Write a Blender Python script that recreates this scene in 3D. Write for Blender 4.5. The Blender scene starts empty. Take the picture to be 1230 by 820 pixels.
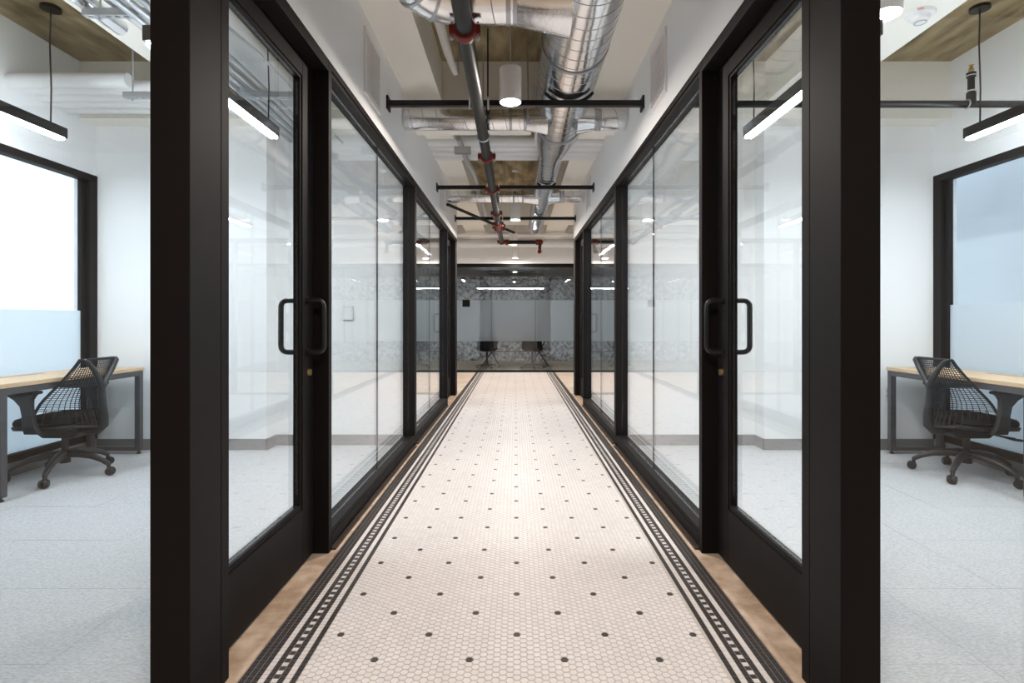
import bpy, math, random
from mathutils import Vector, Matrix

random.seed(7)
SC = bpy.context.scene
COL = SC.collection
PI = math.pi

# ------------------------------------------------------------------ camera, world, exposure
cam_d = bpy.data.cameras.new('camera')
cam = bpy.data.objects.new('camera', cam_d)
COL.objects.link(cam)
cam.location = (0, 0, 1.15)
cam.rotation_euler = (PI / 2, 0, 0)
cam_d.sensor_width = 36
cam_d.lens = 646 / 1230 * 36
cam_d.shift_x = -4 / 1230
cam_d.shift_y = -24.5 / 1230
cam_d.clip_start = 0.05
SC.camera = cam

world = bpy.data.worlds.new('world')
SC.world = world
world.use_nodes = True
bg = world.node_tree.nodes['Background']
bg.inputs[0].default_value = (0.74, 0.87, 1.0, 1)
bg.inputs[1].default_value = 0.60

SC.view_settings.view_transform = 'Standard'
SC.view_settings.look = 'None'
SC.view_settings.gamma = 1
SC.view_settings.use_curve_mapping = False
SC.view_settings.exposure = 1.70
SC.cycles.transparent_max_bounces = 24
SC.cycles.max_bounces = 12
SC.cycles.diffuse_bounces = 6
SC.cycles.glossy_bounces = 5
SC.cycles.sample_clamp_indirect = 6

LIN_E = 40.0      # linear pendant lens
CYL_E = 20.0      # cylinder pendant lens
CYL_W = 11.8      # cylinder pendant light output

# ------------------------------------------------------------------ materials
MATS = {}


def mat(name, col, rough=0.5, metal=0.0, spec=0.5, bump=0.0, bscale=40, var=0.0, vscale=6, emit=None, estr=0, bdist=0.01, stretch=None, col2=None):
    m = bpy.data.materials.new(name)
    m.use_nodes = True
    nt = m.node_tree
    N, L = nt.nodes, nt.links
    b = N['Principled BSDF']
    b.inputs['Base Color'].default_value = (*col, 1)
    b.inputs['Roughness'].default_value = rough
    b.inputs['Metallic'].default_value = metal
    b.inputs['Specular IOR Level'].default_value = spec
    if emit:
        b.inputs['Emission Color'].default_value = (*emit, 1)
        b.inputs['Emission Strength'].default_value = estr
    tc = N.new('ShaderNodeTexCoord')
    vec = tc.outputs['Object']
    if stretch:
        mp = N.new('ShaderNodeMapping')
        mp.inputs['Scale'].default_value = stretch
        L.new(vec, mp.inputs[0])
        vec = mp.outputs[0]
    if var > 0 or col2:
        nz = N.new('ShaderNodeTexNoise')
        nz.inputs['Scale'].default_value = vscale
        nz.inputs['Detail'].default_value = 6
        L.new(vec, nz.inputs['Vector'])
        rp = N.new('ShaderNodeValToRGB')
        rp.color_ramp.elements[0].position = 0.35
        rp.color_ramp.elements[1].position = 0.65
        c2 = col2 if col2 else tuple(c * (1 - var) for c in col)
        rp.color_ramp.elements[0].color = (*c2, 1)
        rp.color_ramp.elements[1].color = (*col, 1)
        L.new(nz.outputs['Fac'], rp.inputs[0])
        L.new(rp.outputs[0], b.inputs['Base Color'])
    if bump > 0:
        nz2 = N.new('ShaderNodeTexNoise')
        nz2.inputs['Scale'].default_value = bscale
        nz2.inputs['Detail'].default_value = 4
        L.new(vec, nz2.inputs['Vector'])
        bp = N.new('ShaderNodeBump')
        bp.inputs['Strength'].default_value = bump
        bp.inputs['Distance'].default_value = bdist
        L.new(nz2.outputs['Fac'], bp.inputs['Height'])
        L.new(bp.outputs[0], b.inputs['Normal'])
    MATS[name] = m
    return m


def tile_mat(name, col, var, rough):
    """glazed mosaic tile: slight tone change from tile to tile, plus soft dirt"""
    m = mat(name, col, rough, spec=0.32)
    nt = m.node_tree
    N, L = nt.nodes, nt.links
    b = N['Principled BSDF']
    g = N.new('ShaderNodeNewGeometry')
    oi = N.new('ShaderNodeObjectInfo')
    ad = N.new('ShaderNodeMath'); ad.operation = 'ADD'
    L.new(g.outputs['Random Per Island'], ad.inputs[0])
    L.new(oi.outputs['Random'], ad.inputs[1])
    fr = N.new('ShaderNodeMath'); fr.operation = 'FRACT'
    L.new(ad.outputs[0], fr.inputs[0])
    nz = N.new('ShaderNodeTexNoise')
    nz.inputs['Scale'].default_value = 1.6
    nz.inputs['Detail'].default_value = 5
    L.new(g.outputs['Position'], nz.inputs['Vector'])
    mx = N.new('ShaderNodeMath'); mx.operation = 'MULTIPLY_ADD'
    L.new(fr.outputs[0], mx.inputs[0]); mx.inputs[1].default_value = 0.45
    L.new(nz.outputs['Fac'], mx.inputs[2])
    rp = N.new('ShaderNodeValToRGB')
    rp.color_ramp.elements[0].position = 0.35
    rp.color_ramp.elements[1].position = 0.95
    rp.color_ramp.elements[0].color = (*[c * (1 - var) for c in col], 1)
    rp.color_ramp.elements[1].color = (*col, 1)
    L.new(mx.outputs[0], rp.inputs[0])
    L.new(rp.outputs[0], b.inputs['Base Color'])
    return m


def glass_mat(name, tint, r0):
    m = bpy.data.materials.new(name)
    m.use_nodes = True
    nt = m.node_tree
    N, L = nt.nodes, nt.links
    for n in list(N):
        if n.type != 'OUTPUT_MATERIAL':
            N.remove(n)
    out = [n for n in N if n.type == 'OUTPUT_MATERIAL'][0]
    g = N.new('ShaderNodeNewGeometry')
    d = N.new('ShaderNodeVectorMath'); d.operation = 'DOT_PRODUCT'
    L.new(g.outputs['Incoming'], d.inputs[0]); L.new(g.outputs['Normal'], d.inputs[1])
    ab = N.new('ShaderNodeMath'); ab.operation = 'ABSOLUTE'; L.new(d.outputs['Value'], ab.inputs[0])
    om = N.new('ShaderNodeMath'); om.operation = 'SUBTRACT'; om.inputs[0].default_value = 1; L.new(ab.outputs[0], om.inputs[1])
    pw = N.new('ShaderNodeMath'); pw.operation = 'POWER'; L.new(om.outputs[0], pw.inputs[0]); pw.inputs[1].default_value = 5
    ma = N.new('ShaderNodeMath'); ma.operation = 'MULTIPLY_ADD'
    L.new(pw.outputs[0], ma.inputs[0]); ma.inputs[1].default_value = 1 - r0; ma.inputs[2].default_value = r0
    t = N.new('ShaderNodeBsdfTransparent'); t.inputs[0].default_value = (*tint, 1)
    gl = N.new('ShaderNodeBsdfGlossy'); gl.inputs['Roughness'].default_value = 0.0
    gl.inputs[0].default_value = (1, 1, 1, 1)
    mx = N.new('ShaderNodeMixShader')
    L.new(ma.outputs[0], mx.inputs[0]); L.new(t.outputs[0], mx.inputs[1]); L.new(gl.outputs[0], mx.inputs[2])
    L.new(mx.outputs[0], out.inputs[0])
    MATS[name] = m
    return m


def frost_mat(name, col, trans, rough):
    """etched film: part diffuse transmission, part blurred see-through"""
    m = bpy.data.materials.new(name)
    m.use_nodes = True
    nt = m.node_tree
    N, L = nt.nodes, nt.links
    for n in list(N):
        if n.type != 'OUTPUT_MATERIAL':
            N.remove(n)
    out = [n for n in N if n.type == 'OUTPUT_MATERIAL'][0]
    tl = N.new('ShaderNodeBsdfTranslucent'); tl.inputs[0].default_value = (*col, 1)
    df = N.new('ShaderNodeBsdfDiffuse'); df.inputs[0].default_value = (*col, 1)
    rf = N.new('ShaderNodeBsdfRefraction'); rf.inputs[0].default_value = (*col, 1)
    rf.inputs['Roughness'].default_value = rough; rf.inputs['IOR'].default_value = 1.15
    m1 = N.new('ShaderNodeMixShader'); m1.inputs[0].default_value = 0.35
    L.new(tl.outputs[0], m1.inputs[1]); L.new(df.outputs[0], m1.inputs[2])
    m2 = N.new('ShaderNodeMixShader'); m2.inputs[0].default_value = trans
    L.new(m1.outputs[0], m2.inputs[1]); L.new(rf.outputs[0], m2.inputs[2])
    L.new(m2.outputs[0], out.inputs[0])
    MATS[name] = m
    return m


mat('white_wall', (0.88, 0.88, 0.88), 0.6, bump=0.04, bscale=220, bdist=0.002)
mat('joist_white', (0.90, 0.87, 0.80), 0.65, bump=0.05, bscale=60, bdist=0.004)
mat('concrete', (0.46, 0.36, 0.21), 0.85, bump=0.5, bscale=14, col2=(0.17, 0.125, 0.06), vscale=7, stretch=(1, 0.3, 1), bdist=0.03)
mat('bronze', (0.0090, 0.0070, 0.0070), 0.58, spec=0.14)
mat('bronze_dark', (0.005, 0.0045, 0.0045), 0.5, spec=0.15)
mat('black_steel', (0.007, 0.007, 0.0075), 0.4, spec=0.4)
mat('black_plastic', (0.009, 0.009, 0.010), 0.5, spec=0.4)
mat('web_black', (0.007, 0.007, 0.009), 0.55, spec=0.3)
mat('cushion', (0.012, 0.012, 0.014), 0.9, spec=0.2)
mat('graphite', (0.014, 0.014, 0.016), 0.4, spec=0.5)
mat('desk_steel', (0.055, 0.055, 0.06), 0.42, spec=0.5)
mat('maple', (0.66, 0.47, 0.29), 0.45, var=0.15, vscale=3, stretch=(8, 1, 8))
mat('carpet', (0.56, 0.565, 0.58), 0.95, spec=0.1, bump=0.8, bscale=170, col2=(0.40, 0.405, 0.415), vscale=130, bdist=0.004, stretch=(0.5, 1.6, 1))
mat('carpet_dark', (0.18, 0.17, 0.13), 0.95, spec=0.1, bump=0.5, bscale=300, bdist=0.003)
mat('mortar', (0.52, 0.46, 0.41), 0.9, bump=0.2, bscale=200, bdist=0.002)
tile_mat('tile_white', (0.71, 0.645, 0.615), 0.12, 0.42)
tile_mat('tile_dark', (0.042, 0.034, 0.032), 0.35, 0.42)
mat('stone', (0.66, 0.50, 0.38), 0.55, col2=(0.40, 0.27, 0.18), vscale=11, bump=0.1, bscale=30)
mat('shadow_brown', (0.055, 0.032, 0.02), 0.6, var=0.5, vscale=12)  # brown of the shadow painted along the foot of the glass walls
mat('lobby_floor', (0.66, 0.56, 0.47), 0.4, col2=(0.52, 0.41, 0.32), vscale=2)
mat('baseboard', (0.17, 0.17, 0.175), 0.6)
mat('galvanized', (0.76, 0.77, 0.79), 0.17, metal=1.0, bump=0.16, bscale=6, bdist=0.02)
mat('galv_seam', (0.40, 0.41, 0.44), 0.35, metal=1.0)
mat('galv_dull', (0.55, 0.57, 0.60), 0.4, metal=0.9)
mat('pipe_black', (0.016, 0.016, 0.017), 0.45, spec=0.3, var=0.3, vscale=20)
mat('coupling_red', (0.17, 0.016, 0.008), 0.45, spec=0.3)
mat('pipe_white', (0.80, 0.80, 0.80), 0.5)
mat('lamp_white', (0.84, 0.80, 0.79), 0.45)
mat('cord_grey', (0.62, 0.60, 0.57), 0.6)
mat('cable_wrap', (0.66, 0.64, 0.60), 0.6, bump=0.6, bscale=60, bdist=0.01)
mat('plastic_white', (0.82, 0.82, 0.82), 0.4)
mat('plastic_grey', (0.42, 0.43, 0.45), 0.4)
mat('grille_back', (0.55, 0.55, 0.55), 0.7)
mat('text_red', (0.55, 0.03, 0.03), 0.5)
mat('brass', (0.62, 0.45, 0.20), 0.35, metal=1.0)
mat('lens_linear', (1, 1, 1), 0.4, emit=(0.87, 0.94, 1.0), estr=LIN_E)
mat('lens_cylinder', (1, 1, 1), 0.4, emit=(1.0, 0.90, 0.78), estr=CYL_E)
mat('marble', (0.46, 0.44, 0.44), 0.35, col2=(0.09, 0.085, 0.09), vscale=13, bump=0.05)
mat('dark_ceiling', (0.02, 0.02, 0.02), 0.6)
mat('facade', (0.74, 0.77, 0.82), 0.8, var=0.1, vscale=1)
mat('sign_dark', (0.004, 0.004, 0.003), 0.6, spec=0.1)
glass_mat('glass', (0.965, 0.985, 0.99), 0.052)
frost_mat('frost_film', (0.90, 0.94, 0.97), 0.25, 0.5)
frost_mat('frost_band', (0.74, 0.77, 0.80), 0.70, 0.30)


# ------------------------------------------------------------------ mesh helpers
class MB:
    def lathe(s, x, y, prof, seg=36, cap=False):
        return s.rings([[(x + r * math.cos(2 * PI * j / seg), y + r * math.sin(2 * PI * j / seg), z) for j in range(seg)] for r, z in prof], cap)

    def __init__(s):
        s.v = []
        s.f = []

    def box(s, x0, x1, y0, y1, z0, z1):
        n = len(s.v)
        s.v += [(x0, y0, z0), (x1, y0, z0), (x1, y1, z0), (x0, y1, z0), (x0, y0, z1), (x1, y0, z1), (x1, y1, z1), (x0, y1, z1)]
        s.f += [(n, n + 3, n + 2, n + 1), (n + 4, n + 5, n + 6, n + 7), (n, n + 1, n + 5, n + 4), (n + 1, n + 2, n + 6, n + 5), (n + 2, n + 3, n + 7, n + 6), (n + 3, n, n + 4, n + 7)]
        return s

    def rings(s, rings, cap=True, closed=False):
        n0 = len(s.v)
        k = len(rings[0])
        for r in rings:
            s.v += [tuple(p) for p in r]
        m = len(rings)
        for i in range(m if closed else m - 1):
            a = n0 + i * k
            b = n0 + ((i + 1) % m) * k
            for j in range(k):
                s.f.append((a + j, a + (j + 1) % k, b + (j + 1) % k, b + j))
        if cap and not closed:
            s.f.append(tuple(n0 + j for j in range(k))[::-1])
            s.f.append(tuple(n0 + (m - 1) * k + j for j in range(k)))
        return s

    def tube(s, pts, r, seg=10, cap=True, closed=False, flat=1.0):
        pts = [Vector(p) for p in pts]
        m = len(pts)
        rr = r if isinstance(r, (list, tuple)) else [r] * m
        rings = []
        up = None
        for i, p in enumerate(pts):
            if closed:
                t = pts[(i + 1) % m] - pts[i - 1]
            else:
                t = pts[min(i + 1, m - 1)] - pts[max(i - 1, 0)]
            t.normalize()
            if up is None:
                up = Vector((0, 0, 1)) if abs(t.z) < 0.9 else Vector((1, 0, 0))
            a = (up - t * up.dot(t)).normalized()
            up = a
            b = t.cross(a)
            rings.append([p + a * (rr[i] * math.cos(2 * PI * j / seg)) + b * (rr[i] * flat * math.sin(2 * PI * j / seg)) for j in range(seg)])
        return s.rings(rings, cap, closed)

    def cyl(s, p0, p1, r0, r1=None, seg=20, cap=True):
        return s.tube([p0, p1], [r0, r0 if r1 is None else r1], seg, cap)

    def ball(s, c, r, seg=12, rows=8):
        return s.tube([(c[0], c[1], c[2] + r * -math.cos(PI * (i + 0.02) / (rows + 0.04))) for i in range(rows + 1)],
                      [max(r * math.sin(PI * (i + 0.02) / (rows + 0.04)), 1e-4) for i in range(rows + 1)], seg)

    def prism(s, poly, axis, a, b):
        """extrude a 2-D outline along an axis ('x': poly is (y,z), 'y': (x,z), 'z': (x,y))"""
        def P(p, t):
            return {'x': (t, p[0], p[1]), 'y': (p[0], t, p[1]), 'z': (p[0], p[1], t)}[axis]
        return s.rings([[P(p, a) for p in poly], [P(p, b) for p in poly]])


def wloc(o):
    v = Vector((0, 0, 0))
    while o is not None:
        v += o.location
        o = o.parent
    return v


def tag(o, label=None, cat=None, group=None, kind=None):
    if label: o['label'] = label
    if cat: o['category'] = cat
    if group: o['group'] = group
    if kind: o['kind'] = kind
    return o


def obj(name, mb, m, parent=None, smooth=False, bevel=0.0, local=False):
    me = bpy.data.meshes.new(name)
    if parent is not None and not local:
        off = wloc(parent)
    elif parent is None:
        xs = [p[0] for p in mb.v]; ys = [p[1] for p in mb.v]; zs = [p[2] for p in mb.v]
        off = Vector(((min(xs) + max(xs)) / 2, (min(ys) + max(ys)) / 2, min(zs)))
    else:
        off = Vector((0, 0, 0))
    me.from_pydata([(p[0] - off.x, p[1] - off.y, p[2] - off.z) for p in mb.v], [], mb.f)
    me.materials.append(MATS[m])
    me.update()
    if smooth:
        me.shade_smooth()
        me.set_sharp_from_angle(angle=math.radians(38))
    o = bpy.data.objects.new(name, me)
    COL.objects.link(o)
    if parent is not None:
        o.parent = parent
    else:
        o.location = off
    if bevel:
        md = o.modifiers.new('bevel', 'BEVEL')
        md.width = bevel; md.segments = 2; md.limit_method = 'ANGLE'
    return o


def empty(name, loc, label, cat, group=None, kind=None, rz=0):
    o = bpy.data.objects.new(name, None)
    COL.objects.link(o)
    o.location = loc
    o.rotation_euler = (0, 0, rz)
    o.empty_display_size = 0.1
    return tag(o, label, cat, group, kind)


def copy_tree(o, parent=None):
    c = o.copy()
    COL.objects.link(c)
    if parent is not None:
        c.parent = parent
    for ch in [k for k in ALLOBJ() if k.parent == o]:
        copy_tree(ch, c)
    return c


def ALLOBJ():
    return list(bpy.data.objects)


def BX(*a):
    return MB().box(*a)


def SX(s, a, b):
    """ordered x pair on side s (-1 left, +1 right)"""
    return (min(s * a, s * b), max(s * a, s * b))


SIDE = {-1: 'left', 1: 'right'}
H = 2.44          # frame head height
XF = 0.92         # corridor face of the frames
XO = 3.74         # outer wall of the offices
SLAB = 3.38
JB = 3.03         # joist soffit
Y0, YM, Y1 = 1.52, 4.97, 8.49
YG = 12.1

# ------------------------------------------------------------------ floor of the corridor
f0 = obj('floor', BX(-0.8845, 0.8845, 1.20, YG + 0.0, -0.05, -0.0004), 'mortar')
tag(f0, 'white hexagon mosaic corridor floor with dark dots and striped borders', 'floor', kind='structure')
P = 0.02665               # hexagon pitch across flats
CP = 0.3229 / 14          # column pitch
XE = 0.699                # edge of the hexagon field
BW = 0.0205               # border tile pitch
hr = (P - 0.0022) / math.sqrt(3)
hexv = [(hr * math.cos(PI / 3 * k), hr * math.sin(PI / 3 * k)) for k in range(6)]
TT = 0.0012


def hex_mb(mb, cx, cy):
    n = len(mb.v)
    bot = [(min(max(cx + a, -XE), XE), cy + b, -0.003) for a, b in hexv]
    top = [(min(max(cx + a * 0.93, -XE), XE), cy + b * 0.93, TT) for a, b in hexv]
    mb.v += bot + top
    mb.f.append(tuple(range(n + 6, n + 12)))
    for k in range(6):
        j = (k + 1) % 6
        mb.f.append((n + k, n + j, n + 6 + j, n + 6 + k))


one_hex = MB(); hex_mb(one_hex, 0, 0)
hex_me = {}
for mname in ('tile_white', 'tile_dark'):
    me = bpy.data.meshes.new('hex_tile')
    me.from_pydata(one_hex.v, [], one_hex.f)
    me.materials.append(MATS[mname])
    hex_me[mname] = me
mw, mdk = MB(), MB()
floc = wloc(f0)
cells = []
for i in range(-24, 38):
    cx = -0.1558 + CP * i
    if abs(cx) > XE - 0.004:
        continue
    for j in range(-18, 390):
        cy = 1.8266 + P * (j + (0.5 if i % 2 else 0))
        if cy > YG - 0.01 or cy < 1.30:
            continue
        k2 = round((cy - 1.8266) / P * 2)          # half pitches
        dark = (k2 % 11 == 0) and ((i - 7 * (k2 // 11)) % 14 == 0)
        cells.append((cy, cx, dark))
cells.sort()
nsep = 0
for cy, cx, dark in cells:
    if nsep < 298 and cy > 1.705 and abs(cx) + 0.016 < XE:
        o = bpy.data.objects.new('hex_tile', hex_me['tile_dark' if dark else 'tile_white'])
        COL.objects.link(o)
        o.parent = f0
        o.location = (cx - floc.x, cy - floc.y, -floc.z)
        nsep += 1
    else:
        hex_mb(mdk if dark else mw, cx, cy)
tag(obj('hex_tile_field', mw, 'tile_white', f0), kind='stuff')
tag(obj('hex_dot_field', mdk, 'tile_dark', f0), kind='stuff')

sq_me = {}
g2 = (BW - 0.0021) / 2
for mname in ('tile_white', 'tile_dark'):
    b = BX(-g2, g2, -g2, g2, -0.003, TT)
    me = bpy.data.meshes.new('border_tile')
    me.from_pydata(b.v, [], b.f)
    me.materials.append(MATS[mname])
    sq_me[mname] = me
COLS = ['d', 'w', 'd', 'c', 'd', 'w', 'd', 'd', 'd']
sw, sd = MB(), MB()
nsep = 0
for r in range(0, int((YG - 1.32) / BW)):
    cy = 1.32 + BW * (r + 0.5)
    for s in (-1, 1):
        for c, ch in enumerate(COLS):
            cx = s * (XE + BW * (c + 0.5))
            dark = ch == 'd' or (ch == 'c' and r % 2 == 0)
            if cy > 1.70 and nsep < 298:
                o = bpy.data.objects.new('border_tile', sq_me['tile_dark' if dark else 'tile_white'])
                COL.objects.link(o)
                o.parent = f0
                o.location = (cx - floc.x, cy - floc.y, -floc.z)
                nsep += 1
            else:
                (sd if dark else sw).box(cx - g2, cx + g2, cy - g2, cy + g2, -0.003, TT)
tag(obj('border_tile_light', sw, 'tile_white', f0), kind='stuff')
tag(obj('border_tile_dark', sd, 'tile_dark', f0), kind='stuff')

# threshold strips of worn stone
for s in (-1, 1):
    x0, x1 = SX(s, 0.8855, 1.06)
    t = obj('trim_%d' % (1 if s < 0 else 2), BX(x0, x1, 1.2, Y1 + 0.02, -0.05, 0.004), 'stone')
    tag(t, 'worn tan stone threshold strip under the %s glass wall' % ('thermostat side' if s < 0 else 'black pipe side'), 'threshold', kind='structure')

# lobby floor behind the camera and cross hall floors
n = 1
for (x0, x1, y0, y1, lab) in ((-6, 6, -4, 1.2, 'polished tan floor of the lobby'),
                             (-6, -1.0605, 1.2, Y0, 'polished tan lobby floor strip before the glass front, thermostat side'),
                             (1.0605, 6, 1.2, Y0, 'polished tan lobby floor strip before the glass front, black pipe side'),
                             (-9, -3.94, Y0, Y1, 'plain ground of the court outside the bright window'),
                             (3.94, 9, Y0, Y1, 'plain ground of the court outside the grey window'),
                             (-6, -0.8855, Y1 + 0.021, YG, 'polished tan floor beside the mosaic, thermostat side of the cross hall'),
                             (0.8855, 6, Y1 + 0.02, YG, 'polished tan floor beside the mosaic, black pipe side of the cross hall')):
    tag(obj('floor', BX(x0, x1, y0, y1, -0.05, 0.0), 'lobby_floor'), lab, 'floor', kind='structure')
tag(obj('floor', BX(-6, 6, YG, 15.7, -0.05, 0.0), 'carpet_dark'), 'olive carpet of the meeting room behind the far glass wall', 'floor', kind='structure')

# office carpets, tile by tile
for s in (-1, 1):
    for (ya, yb, room) in ((Y0, YM, 'near'), (YM + 0.0, Y1, 'far')):
        x0, x1 = SX(s, 1.0605, XO)
        cf = obj('floor', BX(x0, x1, ya, yb, -0.05, -0.004), 'mortar')
        tag(cf, 'light grey carpet tiles in the %s office on the %s side' % ('desk' if room == 'near' else 'empty', 'bright window' if s < 0 else 'grey window'), 'floor', kind='structure')
        off = wloc(cf)
        T = 0.51
        nx = 6
        y = 1.80 - T + 0.0
        rows = []
        while y < yb:
            a, b2 = max(y, ya), min(y + T, yb)
            if b2 - a > 0.02:
                rows.append((a, b2))
            y += T
        for (a, b2) in rows:
            for k in range(nx):
                xa, xb = 1.0605 + k * T, min(1.0605 + (k + 1) * T, XO)
                if xb - xa < 0.02:
                    continue
                xx0, xx1 = SX(s, xa, xb)
                obj('carpet_tile', BX(xx0 + 0.0006, xx1 - 0.0006, a + 0.0006, b2 - 0.0006, -0.004, 0.0015 + random.random() * 0.0008), 'carpet', cf)

# ------------------------------------------------------------------ ceiling
ce = obj('ceiling', BX(-3.94, 3.94, -4, YG + 0.1, SLAB, SLAB + 0.12), 'concrete')
for s_ in (-1, 1):
    for (ya_, yb_) in ((-4, Y0 + 0.1), (Y1 - 0.1, YG + 0.1)):
        obj('slab', BX(*SX(s_, 3.94, 6.0), ya_, yb_, SLAB, SLAB + 0.12), 'concrete', ce)
tag(ce, 'board-marked brown concrete ceiling slab with pale painted joists and beams', 'ceiling', kind='structure')
BE = [(-1.2, -0.8), (4.62, 5.04), (9.9, 10.3)]
JY = [(-4, -1.2), (-0.8, 4.62), (5.04, 5.56), (5.56, 6.26), (6.26, 9.9), (10.3, YG - 0.02)]
for a, b in BE:
    W_ = 3.94 if a > 4 and a < 5 else 5.9
    if a < 9:      # opening for the large duct
        obj('beam', BX(-W_, 0.145, a, b, 2.89, SLAB), 'joist_white', ce)
        obj('beam', BX(0.625, W_, a, b, 2.89, SLAB), 'joist_white', ce)
        obj('beam', BX(0.145, 0.625, a, b, 3.19, SLAB), 'joist_white', ce)
    else:
        obj('beam', BX(-W_, W_, a, b, 2.99, SLAB), 'joist_white', ce)
for s in (-1, 1):
    for (xa, xb) in ((0.63, 1.04), (2.15, 2.65)):
        for (ya, yb) in JY:
            x0, x1 = SX(s, xa, xb)
            obj('joist', BX(x0, x1, ya, yb, JB + (0.09 if ya == 5.56 else 0), SLAB), 'joist_white', ce)
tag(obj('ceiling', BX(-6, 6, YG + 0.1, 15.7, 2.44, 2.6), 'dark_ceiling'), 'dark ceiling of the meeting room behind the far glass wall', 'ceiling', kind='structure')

# ------------------------------------------------------------------ walls
def swall(name, boxes, label, m='white_wall'):
    mb = MB()
    for b in boxes:
        mb.box(*b)
    return tag(obj(name, mb, m), label, 'wall', kind='structure')


WY0, WY1 = 2.02, 4.80      # office windows along Y
for s in (-1, 1):
    x0, x1 = SX(s, XF, 1.04)
    swall('wall_' + SIDE[s], [(x0, x1, Y0, Y1, H, JB)], 'white wall band above the glass wall, %s' % ('over the thermostat side' if s < 0 else 'over the black pipe side'))
    # outer wall of the office pair with window openings
    x0, x1 = SX(s, XO, XO + 0.2)
    boxes = [(x0, x1, Y0 - 0.0, WY0, 0, SLAB), (x0, x1, WY1, YM + 0.1, 0, SLAB), (x0, x1, WY0, WY1, H, SLAB), (x0, x1, WY0, WY1, -0.05, 0.10)]
    boxes += [(x0, x1, YM + 0.1, 5.3, 0, SLAB), (x0, x1, 8.0, Y1, 0, SLAB), (x0, x1, 5.3, 8.0, H, SLAB), (x0, x1, 5.3, 8.0, -0.05, 0.10)]
    swall('wall_outer_' + SIDE[s], boxes, 'white outer office wall around the %s frosted window' % ('bright' if s < 0 else 'grey'))
    # partition between the offices with a thicker pilaster beside the window
    xa0, xa1 = SX(s, XF + 0.113, XO)
    xb0, xb1 = SX(s, 2.22, XO)
    swall('wall_partition_' + SIDE[s], [(xa0, xa1, 4.98, 5.06, 0, 2.90), (xb0, xb1, 4.80, 4.98, 0, 2.90)],
          'white office end wall behind the desk on the %s side' % ('bright window' if s < 0 else 'grey window'))
    # header over the glazed office fronts
    for nm, (ya, yb) in (('front', (Y0, Y0 + 0.12)), ('rear', (Y1 - 0.12, Y1))):
        swall('wall_%s_%s' % (nm, SIDE[s]), [(xa0, xa1, ya, yb, H, SLAB)], 'white wall above the %s glass front of the %s office' % ('near' if nm == 'front' else 'far', 'bright window' if s < 0 else 'grey window'))
    # lobby and cross hall side walls
    x0, x1 = SX(s, 5.9, 6.0)
    swall('wall_lobby_' + SIDE[s], [(x0, x1, -4, Y0, 0, SLAB)], 'white side wall of the lobby, %s side' % ('bright window' if s < 0 else 'grey window'))
    swall('wall_hall_' + SIDE[s], [(x0, x1, Y1, YG, 0, SLAB)], 'white side wall of the cross hall, %s side' % ('bright window' if s < 0 else 'grey window'))
    x0, x1 = SX(s, XO + 0.2, 6.0)
    swall('wall_return_' + SIDE[s], [(x0, x1, Y0, Y0 + 0.1, 0, SLAB), (x0, x1, Y1 - 0.1, Y1, 0, SLAB)], 'white return walls beside the %s window court' % ('bright' if s < 0 else 'grey'))
swall('wall_back', [(-6, 6, -4.1, -4, 0, SLAB)], 'grey lobby wall opposite the corridor mouth', 'facade')
swall('wall_far', [(-6, 6, YG - 0.02, YG + 0.1, H, SLAB)], 'pale lavender wall band above the far glass wall')
mw_ = swall('wall_marble', [(-6, 6, 15.6, 15.7, 0, 2.44)], 'mottled grey stone wall at the back of the meeting room', 'marble')
for s in (-1, 1):
    x0, x1 = SX(s, 4.9, 5.0)
    swall('wall_meeting_' + SIDE[s], [(x0, x1, YG + 0.1, 15.6, 0, 2.44)], 'pale side wall of the meeting room, %s side' % ('sign' if s < 0 else 'far'))

# baseboards
for s in (-1, 1):
    mb = MB()
    xa0, xa1 = SX(s, 1.04, 2.22)
    xb0, xb1 = SX(s, 2.21, XO - 0.012)
    xc0, xc1 = SX(s, 2.208, 2.22)
    xd0, xd1 = SX(s, XO - 0.012, XO)
    mb.box(xa0, xa1, 4.968, 4.98, 0.003, 0.10)
    mb.box(xb0, xb1, 4.788, 4.80, 0.003, 0.10)
    mb.box(xc0, xc1, 4.788, 4.968, 0.003, 0.10)
    mb.box(xd0, xd1, Y0 + 0.12, 4.788, 0.003, 0.10)
    tag(obj('baseboard_' + SIDE[s], mb, 'baseboard'), 'dark grey baseboard in the %s office' % ('bright window' if s < 0 else 'grey window'), 'baseboard', kind='structure')

# light court walls outside the office windows
nb = obj('facade_wall', BX(5.2, 5.35, 1.7, 8.3, -0.5, 2.9), 'facade')
tag(nb, 'pale grey neighbouring facade seen through the grey frosted window', 'facade', kind='structure')

# ------------------------------------------------------------------ glazed walls of the corridor
D = 0.113   # frame depth
XG = 0.98   # glass plane


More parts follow.
